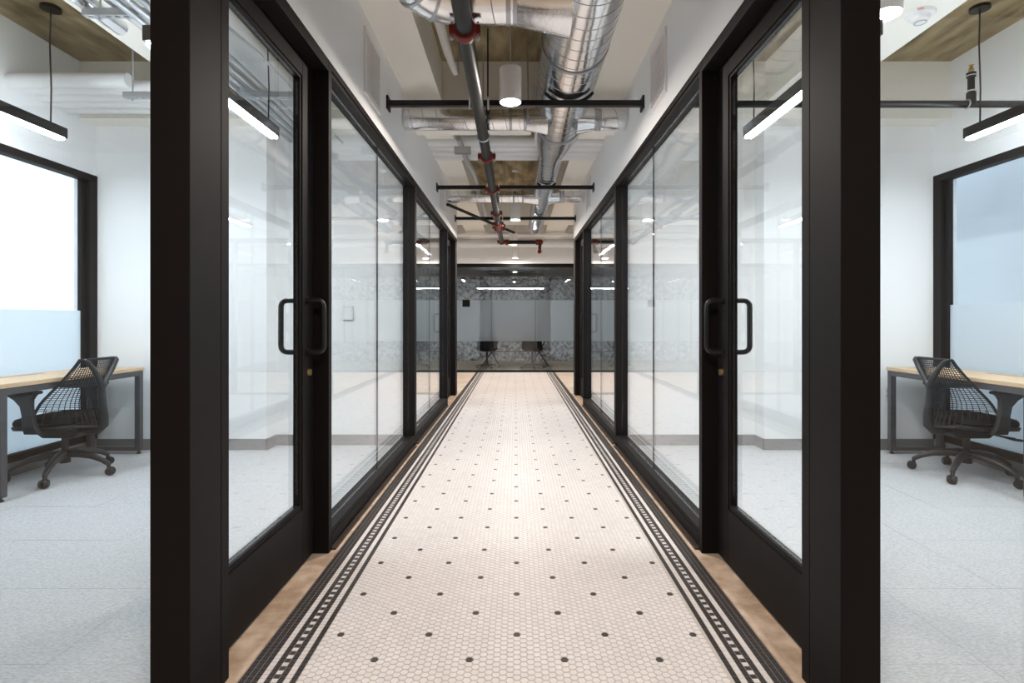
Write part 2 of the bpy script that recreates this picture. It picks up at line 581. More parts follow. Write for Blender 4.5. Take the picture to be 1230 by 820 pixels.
def window_screen(name, s, ya, yb, label):
    """fixed glazing between two posts: sill, head, two panes with a butt joint"""
    w = empty(name, (s * (XF + D / 2), (ya + yb) / 2, 0.004), label, 'glass wall', kind='structure')
    x0, x1 = SX(s, XF, XF + D)
    xi0, xi1 = SX(s, XF + 0.012, XF + D - 0.012)
    obj('sill_base', BX(xi0, xi1, ya, yb, 0.004, 0.035), 'bronze_dark', w)
    obj('sill_shadow_strip', BX(*SX(s, XF - 0.020, XF + 0.012), ya, yb, 0.004, 0.012), 'shadow_brown', w)  # dark brown strip standing in for the shadow below the sill
    obj('sill', BX(x0, x1, ya, yb, 0.035, 0.078), 'bronze', w, bevel=0.002)
    xs0, xs1 = SX(s, XF + 0.006, XF + D - 0.006)
    obj('glazing_stop', BX(xs0, xs1, ya, yb, 0.080, 0.103), 'bronze', w, bevel=0.002)
    obj('head', BX(x0, x1, ya, yb, 2.405, H), 'bronze', w, bevel=0.002)
    obj('head_stop', BX(xs0, xs1, ya, yb, 2.380, 2.403), 'bronze', w, bevel=0.002)
    ym = (ya + yb) / 2
    g0, g1 = SX(s, XG - 0.005, XG + 0.005)
    for (a, b) in ((ya + 0.001, ym - 0.004), (ym + 0.004, yb - 0.001)):
        obj('pane', BX(g0, g1, a, b, 0.104, 2.379), 'glass', w)
    obj('pane_joint', BX(g0, g1, ym - 0.0035, ym + 0.0035, 0.104, 2.379), 'black_plastic', w)
    return w


def post(name, s, ya, yb, label, jamb=None):
    x0, x1 = SX(s, XF, XF + D)
    e = empty(name, (s * (XF + D / 2), (ya + yb) / 2, 0.004), label, 'post', kind='structure')
    obj('post_shaft', BX(x0, x1, ya, yb, 0.004, H), 'bronze', e, bevel=0.002)
    if jamb:
        obj('jamb', BX(x0, x1, jamb[0], jamb[1], 0.004, H), 'bronze', e, bevel=0.002)
    return e


def door(name, s, ya, yb, latch_y, label):
    """glass door between ya and yb; latch_y is the edge that carries the handles"""
    XD = 1.015
    t = 0.022
    x0, x1 = SX(s, XD - t, XD + t)
    d = empty(name, (s * XD, (ya + yb) / 2, 0.004), label, 'glass door', kind='structure')
    a, b = ya + 0.004, yb - 0.004
    lo, hi = 0.014, 2.378
    near = latch_y > (ya + yb) / 2
    st_latch, st_hinge = 0.138, 0.12
    sa, sb = (st_hinge, st_latch) if near else (st_latch, st_hinge)
    obj('stile', BX(x0, x1, a, a + sa, lo, hi), 'bronze', d, bevel=0.002)
    obj('stile', BX(x0, x1, b - sb, b, lo, hi), 'bronze', d, bevel=0.002)
    obj('top_rail', BX(x0, x1, a + sa, b - sb, 2.295, hi), 'bronze', d, bevel=0.002)
    obj('bottom_rail', BX(x0, x1, a + sa, b - sb, lo, 0.270), 'bronze', d, bevel=0.002)
    xs0, xs1 = SX(s, XD - t + 0.006, XD + t - 0.006)
    for q_ in ((a + sa, b - sb, 0.272, 0.294), (a + sa, b - sb, 2.280, 2.293), (a + sa, a + sa + 0.014, 0.294, 2.280), (b - sb - 0.014, b - sb, 0.294, 2.280)):
        obj('glazing_bead', BX(xs0, xs1, *q_), 'bronze', d)
    g0, g1 = SX(s, XD - 0.005, XD + 0.005)
    obj('pane', BX(g0, g1, a + sa + 0.015, b - sb - 0.015, 0.295, 2.279), 'glass', d)
    # pull handles on both faces
    hy = (b - 0.085) if near else (a + 0.085)
    for sg in (-1, 1):
        xa = s * XD + sg * (t - 0.002)
        xb = s * XD + sg * (t + 0.080)
        z0, z1 = 1.002, 1.248
        rr = 0.03
        pts = [(xa, hy, z1), (xb - sg * rr, hy, z1)]
        pts += [(xb - sg * rr * (1 - math.sin(q)), hy, z1 - rr * (1 - math.cos(q))) for q in (PI / 8, PI / 4, 3 * PI / 8, PI / 2)]
        pts += [(xb, hy, z0 + rr)]
        pts += [(xb - sg * rr * (1 - math.cos(q)), hy, z0 + rr * (1 - math.sin(q))) for q in (PI / 8, PI / 4, 3 * PI / 8, PI / 2)]
        pts += [(xa, hy, z0)]
        hd = obj('handle', MB().tube(pts, 0.0125, 12), 'black_steel', d, smooth=True)
        for zz in (z0, z1):
            obj('rosette', MB().cyl((xa, hy, zz), (xa + sg * 0.006, hy, zz), 0.018), 'black_steel', hd, smooth=True)
        obj('lock_cylinder', MB().cyl((xa, hy + (0.02 if near else -0.02), 0.905), (xa + sg * 0.014, hy + (0.02 if near else -0.02), 0.905), 0.017, 0.015), 'brass' if sg == -s else 'black_steel', d, smooth=True)
    ly = b if near else a
    e0, e1 = (ly, ly + 0.003) if near else (ly - 0.003, ly)
    xw0, xw1 = SX(s, XD - t + 0.004, XD - t + 0.008)
    obj('weather_strip', BX(xw0, xw1, e0, e1, lo, hi), 'brass', d)
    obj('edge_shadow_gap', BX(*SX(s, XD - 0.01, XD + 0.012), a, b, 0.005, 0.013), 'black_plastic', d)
    return d


for s in (-1, 1):
    sd_ = 'thermostat side' if s < 0 else 'black pipe side'
    k = 0 if s < 0 else 1
    post('trim_%d' % (11 + k), s, Y0, 1.681, 'wide dark bronze corner post at the corridor mouth, %s' % sd_, (1.683, 1.729))
    post('trim_%d' % (13 + k), s, 2.652, 2.695, 'slim dark bronze mullion between near door and glass, %s' % sd_)
    post('trim_%d' % (15 + k), s, 4.93, 5.01, 'dark bronze mullion at the office partition, %s' % sd_)
    post('trim_%d' % (17 + k), s, 7.285, 7.328, 'slim dark bronze mullion before the far door, %s' % sd_)
    post('trim_%d' % (19 + k), s, 8.33, Y1, 'dark bronze end post at the far corridor mouth, %s' % sd_, (8.282, 8.328))
    window_screen('window_%d' % (1 + k), s, 2.695, 4.93, 'two-pane glass wall between near door and partition, %s' % sd_)
    window_screen('window_%d' % (3 + k), s, 5.01, 7.285, 'two-pane glass wall between partition and far door, %s' % sd_)
    door('door_%d' % (1 + k), s, 1.729, 2.652, 2.652, 'black framed glass door beside the wide corner post, %s' % sd_)
    door('door_%d' % (3 + k), s, 7.328, 8.282, 7.328, 'black framed glass door at the far end of the corridor, %s' % sd_)
    # heads over the doors
    x0, x1 = SX(s, XF, XF + D)
    for q, (a, b) in enumerate(((1.729, 2.652), (7.328, 8.282))):
        tag(obj('trim_%d' % (21 + 2 * q + k), BX(x0, x1, a, b, 2.382, H), 'bronze', bevel=0.002), 'dark bronze head frame over the %s glass door, %s' % ('near' if q == 0 else 'far', sd_), 'door frame', kind='structure')
    # glazed office fronts facing lobby and cross hall
    for q, (ya, yb) in enumerate(((Y0 + 0.0, Y0 + D), (Y1 - D, Y1))):
        w = empty('window_%d' % (5 + 2 * q + k), (s * 2.4, (ya + yb) / 2, 0), 'clear glass office front %s, %s' % ('facing the lobby' if q == 0 else 'facing the cross hall', sd_), 'glass wall', kind='structure')
        xa, xb = XF + D + 0.002, XO
        obj('sill', BX(*SX(s, xa, xb), ya, yb, 0.0045, 0.026), 'bronze', w, bevel=0.002)
        obj('head', BX(*SX(s, xa, xb), ya, yb, 2.38, H), 'bronze', w, bevel=0.002)
        obj('mullion', BX(*SX(s, 2.36, 2.405), ya, yb, 0.026, 2.38), 'bronze', w, bevel=0.002)
        obj('mullion', BX(*SX(s, 3.695, 3.74), ya, yb, 0.026, 2.38), 'bronze', w, bevel=0.002)
        yc = (ya + yb) / 2
        obj('pane', BX(*SX(s, xa, 2.36), yc - 0.005, yc + 0.005, 0.026, 2.38), 'glass', w)
        obj('pane', BX(*SX(s, 2.405, 3.695), yc - 0.005, yc + 0.005, 0.026, 2.38), 'glass', w)

# office windows in the outer walls
for s in (-1, 1):
    for q, (ya, yb) in enumerate(((WY0, WY1), (5.3, 8.0))):
        w = empty('window_%d' % (9 + 2 * q + (0 if s < 0 else 1)), (s * (XO + 0.05), (ya + yb) / 2, 0.1),
                  'black framed window with frosted lower half, %s, %s office' % ('white daylight' if s < 0 else 'grey daylight', 'desk' if q == 0 else 'empty'), 'window', kind='structure')
        fr = 0.085
        xa, xb = XO - 0.012, XO + 0.07
        obj('sill', BX(*SX(s, xa, xb), ya, yb, 0.101, 0.10 + 0.06), 'bronze', w, bevel=0.002)
        obj('head', BX(*SX(s, xa, xb), ya, yb, H - 0.06, H), 'bronze', w, bevel=0.002)
        for (a, b) in ((ya, ya + fr), (yb - fr, yb)):
            obj('jamb', BX(*SX(s, xa, xb), a, b, 0.16, H - 0.06), 'bronze', w, bevel=0.002)
        i0, i1 = SX(s, XO + 0.02, XO + 0.06)
        obj('inner_frame', BX(i0, i1, yb - fr - 0.05, yb - fr, 0.16, H - 0.06), 'bronze', w, bevel=0.002)
        obj('inner_frame', BX(i0, i1, ya + fr, ya + fr + 0.05, 0.16, H - 0.06), 'bronze', w, bevel=0.002)
        obj('pane', BX(*SX(s, XO + 0.036, XO + 0.044), ya + fr + 0.05, yb - fr - 0.05, 0.16, H - 0.06), 'glass', w)
        fh = 1.24 if s < 0 else 1.29
        obj('frosted_film', BX(*SX(s, XO + 0.032, XO + 0.0345), ya + fr + 0.05, yb - fr - 0.05, 0.16, fh), 'frost_film', w)

# ------------------------------------------------------------------ far glass wall and meeting room
w = empty('window_13', (0, YG, 0), 'frameless glass wall with a wide frosted band at the end of the corridor', 'glass wall', kind='structure')
obj('sill', BX(-5, 5, YG - 0.025, YG + 0.025, 0.0015, 0.045), 'bronze_dark', w)
obj('head', BX(-5, 5, YG - 0.025, YG + 0.025, 2.36, H), 'bronze_dark', w)
xs = [-5, -3.2, -2.0, -0.54, 0.45, 1.9, 3.2, 5]
for a, b in zip(xs, xs[1:]):
    obj('pane', BX(a + 0.004, b - 0.004, YG - 0.006, YG + 0.006, 0.045, 2.36), 'glass', w)
    obj('frosted_band', BX(a + 0.004, b - 0.004, YG + 0.008, YG + 0.010, 0.70, 1.62), 'frost_band', w)
for a in xs[1:-1]:
    obj('pane_joint', BX(a - 0.003, a + 0.003, YG - 0.006, YG + 0.006, 0.045, 2.36), 'black_plastic', w)
sg = obj('room_sign', BX(-1.19, -1.02, YG - 0.016, YG - 0.0065, 1.47, 1.63), 'sign_dark', bevel=0.002)
tag(sg, 'small square dark room sign on the far glass wall', 'sign')

t = empty('meeting_table', (0, 14.0, 0), 'wooden meeting table on crossed metal legs behind the frosted band', 'table')
obj('table_top', BX(-0.95, 0.95, 13.55, 14.45, 0.71, 0.745), 'maple', t, bevel=0.004)
for xx in (-0.62, 0.62):
    for q in (-1, 1):
        obj('leg', MB().tube([(xx - 0.22 * q, 13.7, 0.002), (xx + 0.22 * q, 14.3, 0.71)], 0.018, 8), 'black_steel', t, smooth=True)
obj('stretcher', MB().tube([(-0.62, 14.0, 0.36), (0.62, 14.0, 0.36)], 0.012, 8), 'black_steel', t, smooth=True)


def lounge_chair(x, y, rz, label):
    c = empty('meeting_chair', (x, y, 0.0), label, 'chair', 'black chairs at the meeting table', rz=rz)
    sh = MB()
    rings = []
    for i in range(9):
        q = i / 8
        rr = 0.08 + 0.19 * math.sin(q * PI / 2)
        z = 0.40 + 0.10 * q * q
        rings.append([(rr * math.cos(a), rr * math.sin(a), z) for a in [2 * PI * k / 24 for k in range(24)]])
    for i in range(9):
        q = 1 - i / 8
        rr = 0.07 + 0.175 * math.sin(q * PI / 2)
        z = 0.425 + 0.075 * q * q
        rings.append([(rr * math.cos(a), rr * math.sin(a), z) for a in [2 * PI * k / 24 for k in range(24)]])
    sh.rings(rings)
    obj('seat', sh, 'cushion', c, smooth=True, local=True)
    bk = MB()
    rg = []
    for i in range(8):
        z = 0.44 + 0.38 * i / 7
        dep = -0.22 - 0.06 * i / 7
        wv = 0.25 - 0.05 * (i / 7) ** 3
        ring = [(wv * u, dep + 0.16 * u * u, z) for u in [-1 + 2 * k / 10 for k in range(11)]] + [(wv * u, dep + 0.16 * u * u + 0.03, z) for u in [1 - 2 * k / 10 for k in range(11)]]
        rg.append(ring)
    bk.rings(rg)
    obj('backrest', bk, 'cushion', c, smooth=True, local=True)
    obj('column', MB().cyl((0, 0, 0.07), (0, 0, 0.41), 0.028), 'black_steel', c, smooth=True, local=True)
    for k in range(5):
        a = 2 * PI * k / 5
        obj('leg', MB().tube([(0.02 * math.cos(a), 0.02 * math.sin(a), 0.09), (0.29 * math.cos(a), 0.29 * math.sin(a), 0.06)], [0.022, 0.014], 8), 'black_steel', c, smooth=True, local=True)
        obj('caster', MB().cyl((0.29 * math.cos(a) - 0.02 * math.sin(a), 0.29 * math.sin(a) + 0.02 * math.cos(a), 0.03), (0.29 * math.cos(a) + 0.02 * math.sin(a), 0.29 * math.sin(a) - 0.02 * math.cos(a), 0.03), 0.028), 'black_plastic', c, smooth=True, local=True)
    return c


lounge_chair(-0.70, 13.25, 0.15, 'black swivel meeting chair at the table end nearer the room sign')
lounge_chair(0.42, 13.2, -0.2, 'black swivel meeting chair at the table end away from the room sign')
for xa, xb, lb in ((-1.0, -0.16, 'slim linear pendant over the meeting table, end nearer the room sign'), (-0.12, 0.74, 'slim linear pendant over the meeting table, end away from the room sign')):
    p = empty('meeting_pendant', ((xa + xb) / 2, 14.0, 2.0), lb, 'pendant light', 'linear pendants over the meeting table')
    obj('housing', BX(xa, xb, 13.98, 14.02, 2.005, 2.05), 'black_steel', p)
    obj('lens', BX(xa + 0.01, xb - 0.01, 13.984, 14.016, 1.996, 2.004), 'lens_linear', p)
    for xx in (xa + 0.1, xb - 0.1):
        obj('suspension_cable', MB().cyl((xx, 14, 2.05), (xx, 14, 2.44), 0.002, seg=6), 'black_plastic', p)

# ------------------------------------------------------------------ ceiling services in the corridor
def helix(mb, p, axis, length, R, pitch, r=0.004, seg=28, ph=0.0):
    pts = []
    n = max(int(length / pitch * seg), 2)
    for i in range(n + 1):
        a = 2 * PI * i / seg + ph
        t = length * i / n
        if axis == 'y':
            pts.append((p[0] + R * math.cos(a), p[1] + t, p[2] + R * math.sin(a)))
        else:
            pts.append((p[0] + t, p[1] + R * math.cos(a), p[2] + R * math.sin(a)))
    mb.tube(pts, r, 5)
    return mb


def ringm(mb, c, axis, R, w=0.02, h=0.006, seg=40):
    dv = Vector((0, w / 2, 0)) if axis == 'y' else Vector((w / 2, 0, 0))
    c = Vector(c)
    mb.tube([c - dv, c + dv], R + h, seg)
    return mb


DX, DR = 0.385, 0.215
DZ = 2.737 + DR
SR = 0.125
SZ = 2.737 + SR
du = empty('spiral_duct', (DX, 3.5, 2.737), 'shiny galvanised spiral air duct with side branches resting on the black bars', 'air duct')
tr = obj('trunk', MB().cyl((DX, -0.6, DZ), (DX, 4.85, DZ), DR, seg=56), 'galvanized', du, smooth=True)
obj('spiral_seam', helix(MB(), (DX, -0.6, DZ), 'y', 5.45, DR, 0.115, 0.0028), 'galv_seam', tr, smooth=True)
obj('collar', ringm(MB(), (DX, 3.45, DZ), 'y', DR, 0.03), 'galv_seam', tr, smooth=True)
obj('collar', ringm(MB(), (DX, 4.82, DZ), 'y', DR, 0.05), 'galv_seam', tr, smooth=True)
obj('reducer', MB().tube([(DX, 4.85, DZ), (DX, 5.05, DZ), (DX - 0.02, 5.45, SZ), (DX - 0.02, 5.52, SZ)], [DR + 0.004, DR + 0.004, SR + 0.004, SR + 0.004], 56), 'galvanized', du, smooth=True)
tr2 = obj('trunk_end', MB().cyl((DX - 0.02, 5.5, SZ), (DX - 0.02, 9.75, SZ), SR, seg=44), 'galvanized', du, smooth=True)
obj('spiral_seam', helix(MB(), (DX - 0.02, 5.5, SZ), 'y', 4.25, SR, 0.10, 0.0026), 'galv_seam', tr2, smooth=True)


def branch(y, x_from, x_to, z, R, name='branch'):
    b = obj(name, MB().cyl((x_from, y, z), (x_to, y, z), R, seg=36), 'galvanized', du, smooth=True)
    a, c = min(x_from, x_to), max(x_from, x_to)
    obj('spiral_seam', helix(MB(), (a, y, z), 'x', c - a, R, 0.11, 0.0026, 24), 'galv_seam', b, smooth=True)
    for xx in (x_from, x_from + (x_to - x_from) * 0.12):
        obj('collar', ringm(MB(), (xx, y, z), 'x', R, 0.025, 0.005, 32), 'galv_seam', b, smooth=True)
    return b


def takeoff(y, x_a, x_b, z, Ra, Rb):
    obj('takeoff', MB().tube([(x_a, y, z), (x_b, y, z)], [Ra, Rb], 36), 'galvanized', du, smooth=True)


branch(4.45, 0.08, -0.915, 2.815, 0.083)
takeoff(4.45, DX - 0.12, 0.08, 2.815, 0.12, 0.085)
branch(4.45, 0.66, 0.915, 2.815, 0.083)
takeoff(4.45, DX + 0.12, 0.66, 2.815, 0.12, 0.085)
branch(7.2, 0.10, -0.915, 2.815, 0.078)
takeoff(7.2, DX - 0.08, 0.10, 2.815, 0.11, 0.08)
branch(7.2, 0.60, 0.915, 2.815, 0.078)
takeoff(7.2, DX + 0.05, 0.60, 2.815, 0.11, 0.08)
# near branch with an elbow that turns along the corridor
branch(2.80, 0.0, -0.30, 2.83, 0.125)
takeoff(2.80, DX - 0.10, 0.0, 2.83, 0.19, 0.128)
el = MB()
pts = [(-0.30, 2.80, 2.83)]
for k in range(1, 7):
    a = k / 6 * PI / 2
    pts.append((-0.30 - 0.22 * math.sin(a), 2.80 - 0.22 * (1 - math.cos(a)) * 0.8, 2.83 + 0.05 * (1 - math.cos(a))))
pts.append((-0.53, 2.38, 2.885))
pts.append((-0.53, 2.0, 2.885))
elb = obj('elbow', el.tube(pts, 0.126, 32), 'galvanized', du, smooth=True)
for q in (2, 4):
    tq = (Vector(pts[q + 1]) - Vector(pts[q - 1])).normalized() * 0.008
    obj('collar', MB().tube([Vector(pts[q]) - tq, Vector(pts[q]) + tq], 0.131, 32), 'galv_seam', elb, smooth=True)

# black bars across the corridor
for i, (y, lab) in enumerate(((3.87, 'black steel bar crossing the corridor at the large duct'), (6.29, 'black steel bar crossing the corridor past the duct reducer'), (8.19, 'black steel bar crossing the corridor at the far doors'))):
    xr = 0.918
    b = empty('support_bar', (0, y, 2.69), lab, 'support bar', 'black bars under the duct')
    obj('bar', BX(-xr, xr, y - 0.0205, y + 0.0205, 2.692, 2.733), 'black_steel', b, bevel=0.003)
    for s in (-1, 1):
        obj('end_flange', BX(*SX(s, 0.906, 0.9195), y - 0.045, y + 0.045, 2.665, 2.76), 'black_steel', b, bevel=0.003)
    for dx in (-0.066, 0.066):
        obj('clamp', MB().cyl((-0.26 + dx, y - 0.026, 2.66), (-0.26 + dx, y - 0.026, 2.75), 0.007, seg=8), 'plastic_white', b, smooth=True)
    if i < 2:
        R_, zc, xc = (DR, DZ, DX) if i == 0 else (SR, SZ, DX - 0.02)
        pt = [(xc + (R_ + 0.020) * math.cos(a), y + 0.0, zc + (R_ + 0.020) * math.sin(a)) for a in [PI + 0.75 + (PI - 1.5) * k / 14 for k in range(15)]]
        obj('saddle', MB().tube(pt, 0.012, 6, flat=1.6), 'black_plastic', b, smooth=True)

# sprinkler main
SPX, SPZ, SPR = -0.26, 2.645, 0.042
sp = empty('sprinkler_pipe', (SPX, 4, SPZ - SPR), 'dark steel sprinkler pipe with red couplings along the corridor ceiling', 'pipe')
obj('pipe_run', MB().cyl((SPX, -0.5, SPZ), (SPX, 10.2, SPZ), SPR, seg=24), 'pipe_black', sp, smooth=True)
obj('pipe_run', MB().cyl((SPX, 10.2, SPZ), (0.47, 10.2, SPZ), 0.036, seg=20), 'pipe_black', sp, smooth=True)
obj('pipe_run', MB().cyl((0.47, 10.2, SPZ), (0.45, 10.1, 2.46), 0.03, seg=20), 'pipe_black', sp, smooth=True)


def coupling(y, x=SPX, z=SPZ, R=SPR, ax='y'):
    mb = MB()
    A = (lambda t: (x, y + t, z)) if ax == 'y' else (lambda t: (x + t, y, z))
    mb.tube([A(-0.032), A(-0.03), A(-0.018), A(0.018), A(0.03), A(0.032)], [R + 0.008, R + 0.014, R + 0.017, R + 0.017, R + 0.014, R + 0.008], 24)
    for s in (-1, 1):
        if ax == 'y':
            xx = sorted((x + s * (R + 0.01), x + s * (R + 0.038)))
            mb.box(xx[0], xx[1], y - 0.02, y + 0.02, z - 0.022, z + 0.022)
        else:
            yy = sorted((y + s * (R + 0.01), y + s * (R + 0.034)))
            mb.box(x - 0.02, x + 0.02, yy[0], yy[1], z - 0.02, z + 0.02)
    c = obj('coupling', mb, 'coupling_red', sp, smooth=True)
    for s in (-1, 1):
        bl = MB()
        if ax == 'y':
            bl.cyl((x + s * (R + 0.026), y, z - 0.048), (x + s * (R + 0.026), y, z + 0.045), 0.006, seg=8)
            bl.cyl((x + s * (R + 0.026), y, z - 0.042), (x + s * (R + 0.026), y, z - 0.03), 0.011, seg=6)
            obj('bolt', bl, 'galv_dull', c, smooth=True)


for y in (2.77, 4.89, 6.1, 7.45, 8.25, 8.75, 10.12):
    coupling(y)
obj('tee', MB().cyl((SPX, 8.3, SPZ), (SPX, 8.7, SPZ), SPR + 0.012, seg=24).cyl((SPX - 0.1, 8.5, SPZ), (SPX + 0.1, 8.5, SPZ), 0.04, seg=20), 'coupling_red', sp, smooth=True)
coupling(10.2, -0.16, SPZ, 0.036, 'x')
coupling(10.2, 0.42, SPZ, 0.036, 'x')
obj('end_elbow', MB().ball((0.47, 10.2, SPZ), 0.058), 'coupling_red', sp, smooth=True)
obj('end_cap', MB().ball((0.45, 10.1, 2.46), 0.045), 'coupling_red', sp, smooth=True)
obj('branch_pipe', MB().tube([(-0.90, 7.15, 2.70), (SPX, 8.5, SPZ), (-0.02, 9.0, 2.63)], 0.021, 12), 'pipe_black', sp, smooth=True)
obj('hanger_ring', MB().tube([(SPX + 0.047 * math.cos(a), 4.35, SPZ + 0.047 * math.sin(a)) for a in [2 * PI * k / 20 for k in range(20)]], 0.006, 6, closed=True).cyl((SPX, 4.35, SPZ + 0.045), (SPX, 4.35, SLAB), 0.005, seg=6), 'galv_dull', sp, smooth=True)
obj('hanger_rod', MB().cyl((SPX + 0.05, 4.1, 2.68), (SPX + 0.05, 4.1, SLAB), 0.006, seg=6).cyl((SPX + 0.05, 4.1, 2.72), (SPX + 0.05, 4.1, 2.80), 0.017, seg=8), 'pipe_black', sp, smooth=True)


# cylinder pendants along the corridor
def cylinder_pendant(x, y, zb, label, top=SLAB, watts=CYL_W, R=0.075, hgt=0.235, group='white cylinder pendants along the corridor'):
    p = empty('cylinder_pendant', (x, y, zb), label, 'pendant light', group)
    prof = [(R - 0.012, zb + 0.012), (R - 0.004, zb), (R, zb + 0.002), (R, zb + hgt - 0.006), (R - 0.006, zb + hgt), (0.004, zb + hgt)]
    obj('shade', MB().lathe(x, y, prof), 'lamp_white', p, smooth=True)
    obj('lens', MB().cyl((x, y, zb + 0.012), (x, y, zb + 0.014), R - 0.011, seg=32), 'lens_cylinder', p)
    obj('stem', MB().cyl((x, y, zb + hgt), (x, y, top), 0.004, seg=8), 'cord_grey', p, smooth=True)
    obj('canopy', MB().cyl((x, y, top - 0.02), (x, y, top), 0.05, seg=24), 'lamp_white', p, smooth=True)
    ld = bpy.data.lights.new('lamp_light', 'AREA')
    ld.shape = 'DISK'; ld.size = 0.12; ld.energy = watts; ld.color = (1.0, 0.895, 0.80)
    lo = bpy.data.objects.new('lamp_light', ld)
    COL.objects.link(lo)
    lo.parent = p
    lo.location = (0, 0, -0.004)
    return p


cylinder_pendant(-0.033, 3.67, 2.64, 'white cylinder pendant lamp beside the large duct at the first black bar')
cylinder_pendant(0.0, 7.95, 2.64, 'white cylinder pendant lamp at the black bar by the far doors')
cylinder_pendant(-0.03, 10.55, 2.64, 'white cylinder pendant lamp behind the end of the sprinkler pipe')
cylinder_pendant(0.0, 11.75, 2.52, 'low hung white cylinder pendant lamp in front of the far glass wall', watts=4)
cylinder_pendant(0.0, 0.2, 2.64, 'white cylinder pendant lamp added out of view in the lobby to light the near floor', watts=CYL_W)  # unseen lamp, added to brighten the near corridor floor
for s in (-1, 1):
    for yy in (10.4,):
        cylinder_pendant(s * 2.3, yy, 2.64, 'white cylinder pendant lamp in the cross hall, %s side' % ('room sign' if s < 0 else 'other'), top=JB)
    cylinder_pendant(s * 2.4, -1.6, 2.64, 'white cylinder pendant lamp added out of view to light the lobby, %s side' % ('bright window' if s < 0 else 'grey window'), top=JB, watts=5)  # unseen pair behind the camera, added to light the lobby
cylinder_pendant(1.80, 2.62, 2.64, 'white cylinder pendant lamp inside the office with the black pipe', watts=4)

# white cross pipes behind the reducer and in the desk office
for k in range(4):
    y = 5.66 + 0.168 * k
    tag(obj('white_pipe', MB().cyl((-0.919, y, 3.052), (0.919, y, 3.052), 0.06, seg=20), 'pipe_white', smooth=True), 'white painted pipe crossing the corridor, ' + ('closest to the duct reducer', 'second from the duct reducer', 'third from the duct reducer', 'closest to the middle black bar')[k], 'pipe', 'white pipes crossing the corridor')
for k in range(5):
    y = 3.98 + 0.125 * k
    tag(obj('white_pipe', MB().cyl((-3.738, y, 2.93), (-2.86 if k == 0 else -2.15, y, 2.93), 0.052, seg=20), 'pipe_white', smooth=True), 'white painted pipe in the bright window office, ' + ('shortest one, beside the slotted strut', 'second from the slotted strut', 'middle one of the five', 'second from the end wall', 'closest to the end wall')[k], 'pipe', 'white pipes in the bright window office')
for (y, z, r, lb) in ((11.55, 2.82, 0.09, 'thick white pipe crossing above the far glass wall'), (11.2, 2.95, 0.05, 'thinner white pipe crossing above the far glass wall')):
    tag(obj('white_pipe', MB().cyl((-5.9, y, z), (5.9, y, z), r, seg=24), 'pipe_white', smooth=True), lb, 'pipe')

# wrapped cable and conduits in the central bay
tag(obj('wrapped_cable', MB().tube([(-0.56, 1.9, 3.22), (-0.55, 2.6, 3.20), (-0.52, 3.0, 3.16), (-0.50, 3.4, 3.10), (-0.47, 3.75, 3.02), (-0.44, 3.95, 2.97)], [0.03, 0.03, 0.022, 0.033, 0.03, 0.02], 12), 'cable_wrap', smooth=True),
    'white wrapped cable bundle along the joist beside the sprinkler pipe', 'cable')
tag(obj('grey_conduit', MB().tube([(-0.56, 5.3, 2.955), (-0.55, 6.0, 2.955), (-0.50, 6.6, 2.955), (-0.50, 10.1, 2.955)], 0.028, 10), 'galv_dull', smooth=True),
    'grey conduit beyond the white pipes beside the sprinkler pipe', 'conduit')
tag(obj('strut_channel', MB().box(-0.60, -0.44, 5.28, 5.33, 2.84, 2.865).box(-0.60, -0.44, 5.28, 5.283, 2.80, 2.84).box(-0.60, -0.44, 5.327, 5.33, 2.80, 2.84), 'galv_dull'),
    'galvanised strut channel under the white corridor pipes', 'strut')
for (x, y, zb) in ((-0.42, 3.95, 2.96), (0.10, 4.3, 2.72), (-0.15, 7.0, 2.88)):
    tag(obj('hanger_rod', MB().cyl((x, y, zb), (x, y, SLAB), 0.006, seg=8), 'galv_dull', smooth=True), ('thin steel hanger rod at the end of the wrapped cable', 'thin steel hanger rod beside the large duct at its side branches', 'thin steel hanger rod before the far side branches of the duct')[(x > 0) + 2 * (y > 5)], 'hanger rod', 'hanger rods in the corridor')


# wall grilles
def grille(s, ya, yb, za, zb, label):
    g = empty('wall_grille', (s * XF, (ya + yb) / 2, za), label, 'vent grille', 'white wall grilles')
    x0, x1 = SX(s, XF - 0.012, XF - 0.0005)
    mb = MB()
    b = 0.03
    mb.box(x0, x1, ya, yb, za, za + b).box(x0, x1, ya, yb, zb - b, zb).box(x0, x1, ya, ya + b, za + b, zb - b).box(x0, x1, yb - b, yb, za + b, zb - b)
    obj('frame', mb, 'lamp_white', g)
    x0, x1 = SX(s, XF - 0.009, XF - 0.0005)
    ny, nz = 14, 15
    for k in range(1, ny):
        y = ya + b + (yb - ya - 2 * b) * k / ny
        obj('slat', BX(x0, x1, y - 0.004, y + 0.004, za + b, zb - b), 'lamp_white', g)
    for k in range(1, nz):
        z = za + b + (zb - za - 2 * b) * k / nz
        obj('slat', BX(x0, x1, ya + b, yb - b, z - 0.004, z + 0.004), 'lamp_white', g)
    x0, x1 = SX(s, XF - 0.0015, XF - 0.0003)
    obj('backing', BX(x0, x1, ya + b, yb - b, za + b, zb - b), 'grille_back', g)
    return g


for s in (-1, 1):
    sd_ = 'thermostat side' if s < 0 else 'black pipe side'
    grille(s, 3.26, 3.63, 2.54, 2.94, 'white wall grille above the near glass wall, %s' % sd_)
    grille(s, 6.55, 6.92, 2.54, 2.94, 'white wall grille above the far glass wall, %s' % sd_)


